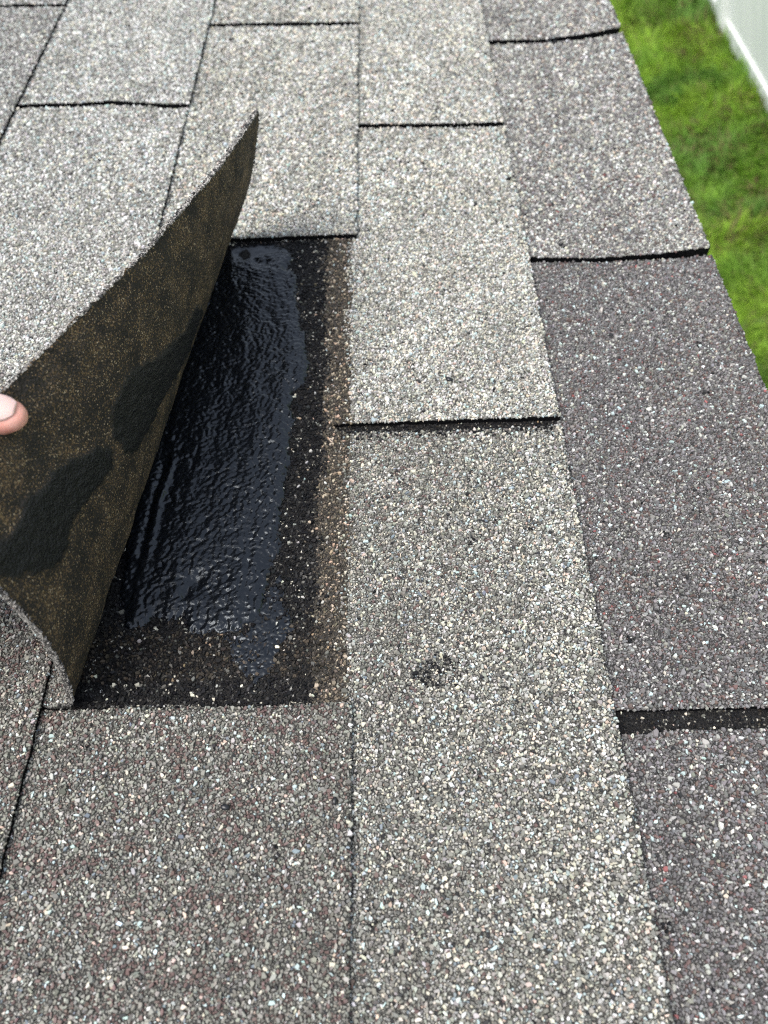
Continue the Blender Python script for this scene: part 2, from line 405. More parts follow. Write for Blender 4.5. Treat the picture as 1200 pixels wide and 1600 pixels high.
# slots: course -> list of (upper edge of the gap, lower edge of the gap), near to far
SLOTS = {
    5: [(K([(0, .1325), (.3, .1335)]), K([(0, .1222), (.115, .1222), (.130, .1236), (.18, .1230), (.3, .1240)])),
        (K([(.10, .4520), (.148, .4482), (.19, .4510), (.23, .4562)]), K([(.10, .4465), (.148, .4445), (.2, .4465), (.23, .4495)])),
        (K([(.10, .7625), (.15, .7610), (.19, .768), (.23, .7800)]), K([(.10, .7545), (.15, .7540), (.2, .7605), (.23, .7705)]))],
    4: [(K([(0, -.028), (.2, -.028)]), K([(0, -.036), (.2, -.036)])),
        (K([(-.0245, .3030), (-.02, .3040), (.06, .3045), (.104, .3045)]), K([(-.0245, .3029), (-.021, .2985), (.04, .2970), (.104, .2990)])),
        (K([(-.03, .6235), (.04, .620), (.104, .618)]), K([(-.03, .6172), (.04, .6142), (.104, .6122)]))],
    3: [(K([(0, .4742), (1, .4742)]), K([(0, .4742), (1, .4742)])),   # placeholders replaced below
        ],
    2: [(K([(-.29, .6565), (-.24, .6560), (-.215, .6585), (-.16, .6495), (-.149, .6495)]), K([(-.29, .6502), (-.24, .6500), (-.215, .6525), (-.16, .6437), (-.149, .6437)])),
        (K([(0, .327), (1, .327)]), K([(0, .322), (1, .322)])),
        (K([(0, .010), (1, .010)]), K([(0, .003), (1, .003)]))],
    1: [(K([(-.44, .840), (-.29, .8345)]), K([(-.44, .834), (-.29, .829)])),
        (K([(0, .520), (1, .520)]), K([(0, .515), (1, .515)])),
        (K([(0, .198), (1, .198)]), K([(0, .192), (1, .192)]))],
    0: [(K([(0, .66), (1, .66)]), K([(0, .655), (1, .655)])), (K([(0, .335), (1, .335)]), K([(0, .330), (1, .330)])), (K([(0, .010), (1, .010)]), K([(0, .004), (1, .004)]))],
}
C3 = [(K([(-1, .4745), (1, .4738)]), None), (K([(-.16, .7995), (-.012, .7935)]), K([(-.16, .7925), (-.012, .7868)]))]

def const(x): return lambda u: np.full(np.shape(u), x)
TABS = []    # course, lower edge fn, upper edge fn, palette, lift at near edge, u start
def add(c, lo, hi, kind, lift=0., us=None): TABS.append((c, lo, hi, kind, lift, us))
s5 = SLOTS[5]
add(5, const(-.20), s5[0][1], 'plum'); add(5, s5[0][0], s5[1][1], 'plum'); add(5, s5[1][0], s5[2][1], 'plumlight', .0016); add(5, s5[2][0], const(1.10), 'plumlight', .0010); add(5, const(1.105), const(1.43), 'mauve')
s4 = SLOTS[4]
add(4, s4[0][0], s4[1][1], 'light', 0, -.160); add(4, s4[1][0], s4[2][1], 'pale', .0012, -.160); add(4, s4[2][0], const(.94), 'pale', .0008); add(4, const(.945), const(1.27), 'light'); add(4, const(-.36), s4[0][1], 'light')
add(3, const(-.185), K([(-.15, .1368), (-.13, .1362), (-.04, .1360), (-.012, .1378)]), 'brown'); add(3, C3[0][0], C3[1][1], 'pale', .0010); add(3, C3[1][0], const(1.12), 'pale', .0006); add(3, const(1.125), const(1.45), 'light')
s2 = SLOTS[2]
add(2, s2[0][0], const(.97), 'greypale', .0006); add(2, s2[1][0], s2[0][1], 'greypale'); add(2, s2[2][0], s2[1][1], 'brown'); add(2, const(-.32), s2[2][1], 'brown'); add(2, const(.975), const(1.3), 'pale')
s1 = SLOTS[1]
add(1, s1[0][0], const(1.16), 'mauve', .0005); add(1, s1[1][0], s1[0][1], 'mauve'); add(1, s1[2][0], s1[1][1], 'mauve'); add(1, const(-.13), s1[2][1], 'brown')
s0 = SLOTS[0]
add(0, s0[0][0], const(.98), 'light'); add(0, s0[1][0], s0[0][1], 'pale'); add(0, s0[2][0], s0[1][1], 'plumlight')

N_VIEW = len(TABS)
# the rest of the roof around the view
KS = ['light', 'plumlight', 'brown', 'mauve', 'pale', 'greypale']
for c_, ends in {5: [1.43, 1.755, 2.05], 4: [1.27, 1.595, 1.92, 2.05], 3: [1.45, 1.775, 2.05], 2: [1.3, 1.625, 1.95, 2.05], 1: [1.16, 1.485, 1.81, 2.05], 0: [.98, 1.305, 1.63, 1.955, 2.05],
                 -1: [-.45, -.15, .175, .50, .825, 1.15, 1.475, 1.80, 2.05], -2: [-.45, -.31, .015, .34, .665, .99, 1.315, 1.64, 1.965, 2.05], -3: [-.45, -.15, .175, .50, .825, 1.15, 1.475, 1.80, 2.05]}.items():
    for k_, (a_, b_) in enumerate(zip(ends[:-1], ends[1:])): add(c_, const(a_ + .005), const(b_), KS[(k_ * 5 + c_ * 3) % 6])
for c_, b_ in ((5, -.20), (4, -.36), (3, -.185), (2, -.32), (1, -.13), (0, .004)):
    add(c_, const(-.45), const(b_ - .005), KS[(c_ * 2 + 1) % 6])

def tab_z(c, u, v, lo, hi, lift, seed):
    z = zsurf(c, u)
    z = z + .0007 * (fnoise(u * 22, v * 22, seed + 11, 2) - .5)
    if lift:
        s = np.clip((u - UB[c]) / (UB[c + 1] - UB[c]), 0, 1)
        z = z + lift * np.exp(-(v - lo(u)) / .018) * (.35 + .65 * s)
    return z

CEM_PX = None
# the zone the lifted tab used to cover
def zone_kinds(u, v, kinds, r):
    """stained and blackened granules on the shingle under the lifted tab"""
    n = len(u)
    j1 = (fnoise(u * 130, v * 75, 21, 4) - .5) * .021
    p = r.random(n)
    e1 = -.0150 + .5 * j1 - .002 * sstep(.30, .46, v)
    e2 = -.0300 + .8 * j1 - .0055 * sstep(.36, .47, v)
    a = (v > .1375) & (v < .4742)
    kinds[a & (p < .95 * (1 - sstep(e1 - .0045, e1 + .0035, u)))] = 'stain'
    p = r.random(n)
    kinds[a & (p < .975 * (1 - sstep(e2 - .0035, e2 + .0030, u)))] = 'black'
    p = r.random(n)
    low = (1 - sstep(.170 + j1, .184 + j1, v)) * sstep(.146, .152, v) * (1 - sstep(-.028 + j1, -.014 + j1, u))
    kinds[a & (p < .93 * low)] = 'dirt'
    p = r.random(n)
    kinds[a & (v <= .1500 + j1 * .25) & (u < -.0300 + .1 * j1) & (p < .955)] = 'black'
    # grime along the slot lip
    gr = (v > .2915) & (v < .2985) & (u > -.02) & (u < .1) & (r.random(n) < .75 * (v - .2915) / .007 + .1); kinds[gr] = 'black'
    # small dirty spot and dark flecks
    d = np.hypot((u - .0255) / .011, (v - .1520) / .0085) + (fnoise(u * 300, v * 300, 5, 2) - .5)
    kinds[r.random(n) < .95 * np.clip(1.25 - d, 0, .7)] = 'black'
    return kinds

def build_tab(i, c, lo, hi, kind, lift, us):
    u0 = UB[c] - .024 if us is None else us
    u1 = UB[c + 1]
    nu, nv = (50, 84) if i < N_VIEW else (10, 24)
    seed = 31 + i * 7
    uu = np.linspace(u0, u1, nu)
    vlo = lo(uu); vhi = hi(uu)
    jl = (fnoise(uu * 260, uu * 0 + i, 3, 2) - .5) * .0012; jh = (fnoise(uu * 260, uu * 0 + i + 50, 3, 2) - .5) * .0012
    s = np.linspace(0, 1, nv)
    U = np.repeat(uu[:, None], nv, 1); V = (vlo + jl)[:, None] * (1 - s) + (vhi + jh)[:, None] * s
    wob = (fnoise(V[-1] * 180, V[-1] * 0 + i, 8, 3) - .5) * .0016
    ramp_ = np.clip((U - (u1 - .006)) / .006, 0, 1)
    U = U + wob[None] * ramp_
    Z = tab_z(c, U, V, lo, hi, lift, seed)
    top = np.stack([U, V, Z], -1).reshape(-1, 3)
    th = .0030
    Zb = np.full(U.shape, -.0049)
    bot = np.stack([U, V, Zb], -1).reshape(-1, 3)
    idx = np.arange(nu * nv).reshape(nu, nv); off = nu * nv
    ft = np.stack([idx[:-1, :-1], idx[1:, :-1], idx[1:, 1:], idx[:-1, 1:]], -1).reshape(-1, 4)
    ring = np.concatenate([idx[:, 0], idx[-1, 1:], idx[-2::-1, -1], idx[0, -2:0:-1]])
    nx = np.roll(ring, -1)
    fs = np.stack([ring, ring + off, nx + off, nx], -1)
    me = mesh_np('shingle', np.concatenate([top, bot]), [ft, fs])
    sm = np.zeros(len(ft) + len(fs), bool); sm[:len(ft)] = True; me.polygons.foreach_set('use_smooth', sm)
    mi = np.zeros(len(ft) + len(fs), np.int32); mi[len(ft):] = 1
    o = link('shingle', me, [GB[kind], M_BIT, GB['black'], GB['stain']], roof)
    if us is None: mi[:len(ft)][U.ravel()[ft].mean(1) < UB[c] - .0015] = 1
    if c == 4:
        cu = U.ravel()[ft].mean(1); cv = V.ravel()[ft].mean(1); zz = (cv > .1375) & (cv < .4742)
        mi[:len(ft)][zz & (cu < -.0165)] = 3; mi[:len(ft)][zz & (cu < -.0315)] = 2
    me.polygons.foreach_set('material_index', mi)
    # granules in and around the view
    r = np.random.default_rng(100 + i)
    Ps = []
    for (va, vb, sp) in ((-.03, .17, .00152), (.17, .30, .00147), (.30, .50, .00148), (.50, .98, .00188)):
        a = max(va, float(vlo.min())); b = min(vb, float(vhi.max()))
        if b <= a: continue
        gu = np.arange(u0 if us is not None else UB[c] - .004, u1 + .0006, sp); gv = np.arange(a, b, sp * .866)
        A, B = np.meshgrid(gu, gv); A = A + (np.arange(len(gv)) % 2)[:, None] * sp / 2
        A = A + r.uniform(-.42, .42, A.shape) * sp; B = B + r.uniform(-.42, .42, B.shape) * sp
        A = A.ravel(); B = B.ravel()
        ed = (fnoise(B * 180, B * 0 + i, 8, 3) - .5) * .0016
        ok = (B > lo(A) - .0002) & (B < hi(A) + .0002) & (A < u1 + ed) & (B >= a) & (B < b)
        A, B = A[ok], B[ok]
        if not len(A): continue
        z = tab_z(c, A, B, lo, hi, lift, seed)
        p, d = proj(np.stack([A, B, z], -1))
        m = (p[:, 0] > -40) & (p[:, 0] < 1240) & (p[:, 1] > -30) & (p[:, 1] < 1640)
        if c == 4:      # nothing shows under the cement bed
            m &= ~inpoly(A, B, CEM_IN)
        if us is not None: m &= ~((A < UB[c] - .002) & ((B < .130) | (B > .482)))
        A, B, z = A[m], B[m], z[m]
        Ps.append(np.stack([A, B, z, np.full(len(A), sp)], -1))
    if not Ps: return o
    Q = np.concatenate(Ps); n = len(Q)
    if n < 30: return o
    u, v = Q[:, 0], Q[:, 1]
    kinds = np.full(n, kind, object)
    # drifting mix: lighter worn streaks, darker shaded-in bands of the blend
    alt = {'light': 'brown', 'pale': 'light', 'brown': 'light', 'plum': 'brown', 'plumlight': 'plum', 'mauve': 'plumlight', 'greypale': 'pale'}[kind]
    amt = {'light': .42, 'pale': .3, 'brown': .10, 'plum': .16, 'plumlight': .35, 'mauve': .4, 'greypale': .3}[kind]
    f = fnoise(u * 38, v * 20, seed, 3)
    kinds[r.random(n) < amt * sstep(.40, .66, f)] = alt
    if kind in ('brown', 'plum'):   # red-brown granules lie in clumps
        kinds[(r.random(n) < (.70 if kind == 'brown' else .28) * sstep(.60, .70, fnoise(u * 190, v * 190, seed + 9, 3))) ] = 'maroon'
    if kind == 'light':   # bright band by the butt edge, duller towards the lap
        s_ = (u - UB[c]) / (UB[c + 1] - UB[c])
        kinds[(r.random(n) < .35 * (1 - sstep(.1, .55, s_))) & (v < .3)] = 'brown'
        kinds[(r.random(n) < .38 * sstep(.72, .95, s_))] = 'pale'
    for _ in range(max(2, int(n / 2600))):      # scattered dark flecks of tar
        k0 = r.integers(n); rd = r.uniform(.0012, .0030)
        d_ = np.hypot(u - u[k0], v - v[k0])
        kinds[(d_ < rd) & (r.random(n) < .55)] = 'black'
    if c == 4: kinds = zone_kinds(u, v, kinds, r)
    # pick each granule's colour from its palette
    cols = gran_colors(n, kinds, r)
    cols[:, :3] *= (.80 + .40 * fnoise(u * 55, v * 26, seed + 5, 4))[:, None]      # weathering
    size = Q[:, 3] * .5 * r.lognormal(.08, .27, n)
    size = np.clip(size, .00035, .0015)
    size[r.random(n) < .02] *= 1.4
    P = np.stack([u, v, Q[:, 2]], -1)
    # a few granules lost: bare asphalt shows
    keep = r.random(n) > .05
    P, cols, size = P[keep], cols[keep], size[keep]; n = len(P)
    one = np.ones((n, 1))
    me = granule_mesh('granules', P, one * EU, one * EV, one * EN, size, cols, r)
    tag(link('granules', me, M_GRAN, o), kind='stuff')
    return o

def unpj(x, y, z=0.):
    d = np.array([(x - 600) / 1250, -(y - 800) / 1250, 1.0]) @ RC.T
    q = CAM + d * ((z - CAM_H) / d[2]); return (q[0], q[1])
# outline of the cement bed, roof metres (u, v)
CEM = [unpj(*p, -.002) for p in [(300, 470), (335, 400), (372, 381), (430, 384), (452, 396), (463, 440), (471, 490), (479, 540), (485, 575), (478, 600), (463, 613),
       (456, 650), (453, 700), (448, 760), (441, 820), (433, 870), (425, 905), (413, 930), (412, 955), (400, 968), (380, 985), (350, 992), (312, 994), (296, 986),
       (285, 966), (262, 976), (240, 969), (215, 983), (191, 981), (190, 940), (197, 900), (190, 860), (195, 800), (215, 720), (250, 610), (280, 530)]]
cxm = np.mean([p[0] for p in CEM]); 
_cen = np.array(CEM)
def shrink(poly, d):
    p = np.array(poly); nx_ = np.roll(p, -1, 0) - np.roll(p, 1, 0); nn = np.stack([nx_[:, 1], -nx_[:, 0]], -1); nn /= np.linalg.norm(nn, axis=1)[:, None]
    q1 = p + nn * d; q2 = p - nn * d
    ar = lambda a: abs(np.sum(a[:, 0] * np.roll(a[:, 1], -1) - a[:, 1] * np.roll(a[:, 0], -1)))
    return (q1 if ar(q1) < ar(q2) else q2).tolist()
CEM_IN = shrink(CEM, .004)

for i, T in enumerate(TABS): build_tab(i, *T)

# the older shingle that shows at the bottom of the two widest slots
def slot_floor(c, lo, hi, ua, ub, dz, seed):
    r = np.random.default_rng(seed)
    uu = np.linspace(ua, ub, 40); V = np.stack([lo(uu) - .004, hi(uu) + .004], 1); U = np.repeat(uu[:, None], 2, 1)
    Z = zsurf(c, U) - dz
    idx = np.arange(80).reshape(40, 2)
    q = np.stack([idx[:-1, 0], idx[1:, 0], idx[1:, 1], idx[:-1, 1]], -1)
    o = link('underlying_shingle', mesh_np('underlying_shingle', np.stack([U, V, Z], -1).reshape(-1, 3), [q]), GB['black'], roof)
    n = int((ub - ua) * .011 / 1.3e-6)
    u = r.uniform(ua, ub, n); v = lo(u) + (hi(u) - lo(u)) * r.uniform(-.1, 1.1, n)
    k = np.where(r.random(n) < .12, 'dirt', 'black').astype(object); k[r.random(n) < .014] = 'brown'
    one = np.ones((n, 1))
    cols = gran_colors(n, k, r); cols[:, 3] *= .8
    me = granule_mesh('granules', np.stack([u, v, zsurf(c, u) - dz], -1), one * EU, one * EV, one * EN, np.clip(.0006 * r.lognormal(0, .25, n), .0003, .0012), cols, r)
    tag(link('granules', me, M_GRAN, o), kind='stuff')
slot_floor(5, s5[0][1], s5[0][0], .1045, .2262, .0026, 41)
slot_floor(4, s4[1][1], s4[1][0], -.0230, .1030, .0026, 42)

# ------------------------------------------------------------------ the lifted tab
FA = np.array([-.14458, .1441]); FB = np.array([-.11181, .466])
FAX = (FB - FA) / np.linalg.norm(FB - FA); FE = np.array([FAX[1], -FAX[0]])
TV = [.10, .1375, .2, .3, .4, .474]; TH = [92.9, 92.9, 93.2, 81.9, 74.3, 70.8]
def flap(u, v, off=0., nt_=160):
    u = np.asarray(u, float); v = np.asarray(v, float)
    ta = (u - FA[0]) * FAX[0] + (v - FA[1]) * FAX[1]; te = (u - FA[0]) * FE[0] + (v - FA[1]) * FE[1]
    th = np.radians(np.interp(v, TV, TH)); L = .1152; rr = .012
    s = np.maximum(te, 0); k = (np.arange(nt_) + .5) / nt_
    pr = lambda q: np.where(q < rr, .82 * q / rr, .82 + .42 * (q - rr) / (L - rr))
    ph = th[..., None] * pr(s[..., None] * k)
    X = np.cos(ph).mean(-1) * s; Z = np.sin(ph).mean(-1) * s
    X = np.where(te < 0, te, X); pe = th * pr(s)
    P = np.stack([FA[0] + FAX[0] * ta + FE[0] * X, FA[1] + FAX[1] * ta + FE[1] * X, Z + .0016 + .004 * (1 - np.exp(-s / .02)) * 0], -1)
    N = np.stack([-FE[0] * np.sin(pe), -FE[1] * np.sin(pe), np.cos(pe)], -1)
    return P + N * np.asarray(off)[..., None], N
TAR1 = [(-.065, .2261), (-.0574, .2193), (-.0471, .1932), (-.0416, .1746), (-.0437, .1544), (-.0380, .1440), (-.0457, .1392), (-.0533, .1451), (-.0726, .1662), (-.0685, .1814), (-.0705, .205), (-.0733, .2218)]
TAR2 = [(-.0657, .3433), (-.0664, .3205), (-.0595, .2961), (-.0519, .2724), (-.0492, .2539), (-.0519, .2387), (-.0629, .2303), (-.0815, .237), (-.0836, .253), (-.0822, .2758), (-.0842, .302), (-.0900, .3365), (-.0815, .3601)]
def build_flap():
    nu, nv = 130, 260
    uu = np.linspace(-.1495, -.0122, nu); vv = np.linspace(.1378, .4736, nv)
    U, V = np.meshgrid(uu, vv, indexing='ij')
    e1 = (fnoise(V * 210, V * 0, 41, 4) - .5) * .0042; e2 = (fnoise(U * 320, U * 0, 43, 3) - .5) * .0022; e3 = (fnoise(U * 260, U * 0, 47, 4) - .5) * .0045
    U2 = U + e1 * sstep(-.020, -.0122, U); V2 = V + e2 * sstep(.146, .1378, V) + e3 * sstep(.466, .4736, V)
    bump = (fnoise(U * 60, V * 60, 51, 3) - .5) * .0016 + (fnoise(U * 500, V * 500, 53, 2) - .5) * .0005
    tar = np.zeros(U.shape)
    for tp in (TAR1, TAR2):
        d = polydist(U, V, tp); sgn = np.where(inpoly(U, V, tp), 1, -1)
        tar = np.maximum(tar, sstep(-.0012, .0012, d * sgn + (fnoise(U * 240, V * 240, 57, 3) - .5) * .006))
    tar = np.maximum(tar, sstep(.62, .67, fnoise(U * 70, V * 40, 61, 4)) * .2)
    Pb, N = flap(U2, V2, -.0026 + bump - .0016 * tar * (fnoise(U * 520, V * 520, 63, 2)))
    Pt, _ = flap(U2, V2, bump * .5)
    idx = np.arange(nu * nv).reshape(nu, nv); off = nu * nv
    ft = np.stack([idx[:-1, :-1], idx[1:, :-1], idx[1:, 1:], idx[:-1, 1:]], -1).reshape(-1, 4)
    fb = ft[:, ::-1] + off
    ring = np.concatenate([idx[:, 0], idx[-1, 1:], idx[-2::-1, -1], idx[0, -2:0:-1]]); nx_ = np.roll(ring, -1)
    # rim with a ragged middle row
    mid = (Pt.reshape(-1, 3)[ring] + Pb.reshape(-1, 3)[ring]) / 2
    Vs = np.concatenate([Pt.reshape(-1, 3), Pb.reshape(-1, 3)])
    fs = np.stack([ring, ring + off, nx_ + off, nx_], -1)
    me = mesh_np('lifted_shingle', Vs, [ft, fb, fs])
    sm = np.ones(len(ft) * 2 + len(fs), bool); sm[2 * len(ft):] = False; me.polygons.foreach_set('use_smooth', sm)
    flat = np.stack([U, V, U * 0], -1).reshape(-1, 3)
    attr(me, 'flat', np.concatenate([flat, flat]), 'FLOAT_VECTOR'); attr(me, 'tar', np.concatenate([tar.ravel(), tar.ravel()]), 'FLOAT')
    o = link('lifted_shingle', me, [GB['brown'], M_UNDER, M_FIB], roof)
    mi = np.zeros(len(sm), np.int32); mi[len(ft):2 * len(ft)] = 1; mi[2 * len(ft):] = 2
    me.polygons.foreach_set('material_index', mi)
    tag(o, 'shingle tab peeled up and bent back, black sand-dusted underside showing')
    # granules on its weather side: all of the flat hinge and near edge, and the rims
    r = np.random.default_rng(5)
    n = 26000
    u = r.uniform(-.1495, -.0120, n); v = r.uniform(.1376, .4738, n)
    te = (u - FA[0]) * FE[0] + (v - FA[1]) * FE[1]
    m = (te < .03) | (v < .150) | (u > -.018) | (v > .468)
    u, v = u[m], v[m]; n = len(u)
    P, N = flap(u, v, 0.)
    B = np.tile(np.array([FAX[0], FAX[1], 0]), (n, 1)); T = np.cross(B, N)
    cols = gran_colors(n, np.full(n, 'brown', object), r)
    me = granule_mesh('granules', P, T, B, N, np.clip(.00072 * r.lognormal(0, .2, n), .0004, .0012), cols, r)
    tag(link('granules', me, M_GRAN, o), kind='stuff')
    # frayed glass fibres and grit along the cut rims
    n = 4200
    side = r.choice(3, n, p=[.36, .52, .12])
    tt = r.random(n)
    u = np.where(side == 0, -.0122, -.1495 + tt * .1373); v = np.where(side == 0, .1378 + tt * .3358, np.where(side == 1, .1378, .4736))
    u = np.where(side == 1, -.1440 + tt * .13, np.where(side == 2, -.115 + tt * .10, u))
    P, N = flap(u, v, -r.uniform(0, .0027, n))
    B = np.tile(np.array([FAX[0], FAX[1], 0]), (n, 1)); T = np.cross(B, N)
    outd = np.where((side == 0)[:, None], T, np.where((side == 1)[:, None], -B, B))
    g = r.random(n)
    c = np.where((g < .35)[:, None], np.array([.42, .40, .37]), np.where((g < .7)[:, None], np.array([.13, .12, .11]), np.array([.03, .03, .03]))) * r.uniform(.7, 1.2, (n, 1))
    me = granule_mesh('rim_grit', P, B, N, outd, np.where(side == 1, 1.0, 1.5) * r.uniform(.00022, .00062, n), np.concatenate([c, np.zeros((n, 1))], 1), r)
    tag(link('rim_grit', me, M_GRAN, o), kind='stuff')
    return o
build_flap()

# ------------------------------------------------------------------ roofing cement
def build_cement():
    root = bpy.data.objects.new('roofing_cement', None); COL.objects.link(root); root.matrix_world = MR
    tag(root, 'thick glossy smear of wet black roofing cement under the peeled-up shingle', 'roofing cement')
    st = .00068
    P = np.array(CEM); lo = P.min(0) - .004; hi = P.max(0) + .004
    gu = np.arange(lo[0], hi[0], st); gv = np.arange(lo[1], hi[1], st)
    U, V = np.meshgrid(gu, gv, indexing='ij')
    d = polydist(U, V, CEM) * np.where(inpoly(U, V, CEM), 1, -1)
    d = d + (fnoise(U * 95, V * 80, 71, 3) - .5) * .006 + (fnoise(U * 620, V * 620, 72, 2) - .5) * .0035
    ca, sa = math.cos(.6), math.sin(.6)
    x = U * ca + V * sa; y = -U * sa + V * ca
    slick = np.maximum(sstep(.452, .460, V + (fnoise(U * 150, V * 150, 75, 2) - .5) * .012), .55 * sstep(.02, .0, np.abs(U + .062) + np.abs(V - .40) * .4))
    wx = x + (fnoise(U * 140, V * 140, 74, 2) - .5) * .004; wy = y + (fnoise(U * 140, V * 140, 76, 2) - .5) * .004
    stip = worley(wx / .0024, wy / .0022, 5) * .0010 * (.5 + fnoise(U * 120, V * 120, 31, 2)) + worley(wx / .0048, wy / .0042, 9) * .0004 + (fnoise(x * 900, y * 1000, 79, 2) - .5) * .0006
    low = (fnoise(U * 60, V * 22, 77, 3) - .5) * .0022 + (fnoise(U * 170, V * 16, 87, 2) - .5) * .0009
    edge = 0
    # trowel ridge left where the tab pulled away
    ru = np.interp(V, [.20, .25, .30, .34], [-.1160, -.1145, -.1090, -.1010])
    ridge = np.exp(-((U - ru) / .0017) ** 2) * .0014 * sstep(.19, .225, V) * (1 - sstep(.27, .31, V)) * fnoise(U * 90, V * 60, 85, 2) * 1.6
    groove = np.exp(-((U - ru + .0045) / .0018) ** 2) * .0012 * sstep(.19, .225, V) * (1 - sstep(.26, .30, V))
    pits = 0
    for (pu, pv, pr_, dp) in ((-.0900, .2015, .004, .0022), (-.0935, .1950, .0025, .0018), (-.0585, .4440, .0035, .0016), (-.0880, .4600, .005, .0018), (-.0800, .4505, .003, .0014), (-.0725, .4490, .0028, .0014), (-.0560, .350, .0022, .001)):
        pits = pits + dp * np.exp(-((U - pu) ** 2 + ((V - pv) * .8) ** 2) / pr_ ** 2)
    Z = zsurf(4, U) + .0003 + .0010 * sstep(.0, .010, d) - .0016 * sstep(.0004, -.0006, d) + stip * (1 - .85 * slick) * sstep(0, .003, d) + low + edge + ridge - groove - pits
    keep = d > -.0006
    idx = -np.ones(U.shape, int); idx[keep] = np.arange(keep.sum())
    q = np.stack([idx[:-1, :-1], idx[1:, :-1], idx[1:, 1:], idx[:-1, 1:]], -1).reshape(-1, 4); q = q[(q >= 0).all(1)]
    me = mesh_np('cement_bed', np.stack([U, V, Z], -1)[keep], [q], smooth=True)
    attr(me, 'slick', slick[keep], 'FLOAT')
    link('cement_bed', me, M_CEM, root)
    # thin wet smear dragged over the granules at the near corner, and the tarry fringe beside the bed
    sp = [unpj(*p) for p in [(412, 925), (436, 905), (452, 960), (448, 1010), (425, 1045), (400, 1066), (380, 1050), (362, 1020), (352, 1000), (385, 985)]]
    P = np.array(sp); lo = P.min(0) - .004; hi = P.max(0) + .004
    gu = np.arange(lo[0], hi[0], .0005); gv = np.arange(lo[1], hi[1], .0005)
    U, V = np.meshgrid(gu, gv, indexing='ij')
    d = polydist(U, V, sp) * np.where(inpoly(U, V, sp), 1, -1) + (fnoise(U * 260, V * 260, 81, 4) - .5) * .014
    worm = 1 - np.abs(2 * fnoise(U * 520, V * 520, 83, 2) - 1) * 2.2
    Z = zsurf(4, U) + .0004 + .00038 * worm + .0002 * sstep(0, .004, d)
    keep = (d > 0) & (worm > -.75)
    idx = -np.ones(U.shape, int); idx[keep] = np.arange(keep.sum())
    q = np.stack([idx[:-1, :-1], idx[1:, :-1], idx[1:, 1:], idx[:-1, 1:]], -1).reshape(-1, 4); q = q[(q >= 0).all(1)]
    me = mesh_np('thin_smear', np.stack([U, V, Z], -1)[keep], [q], smooth=True)
    attr(me, 'slick', np.full(int(keep.sum()), .6), 'FLOAT')
    link('thin_smear', me, M_CEM, root)
build_cement()

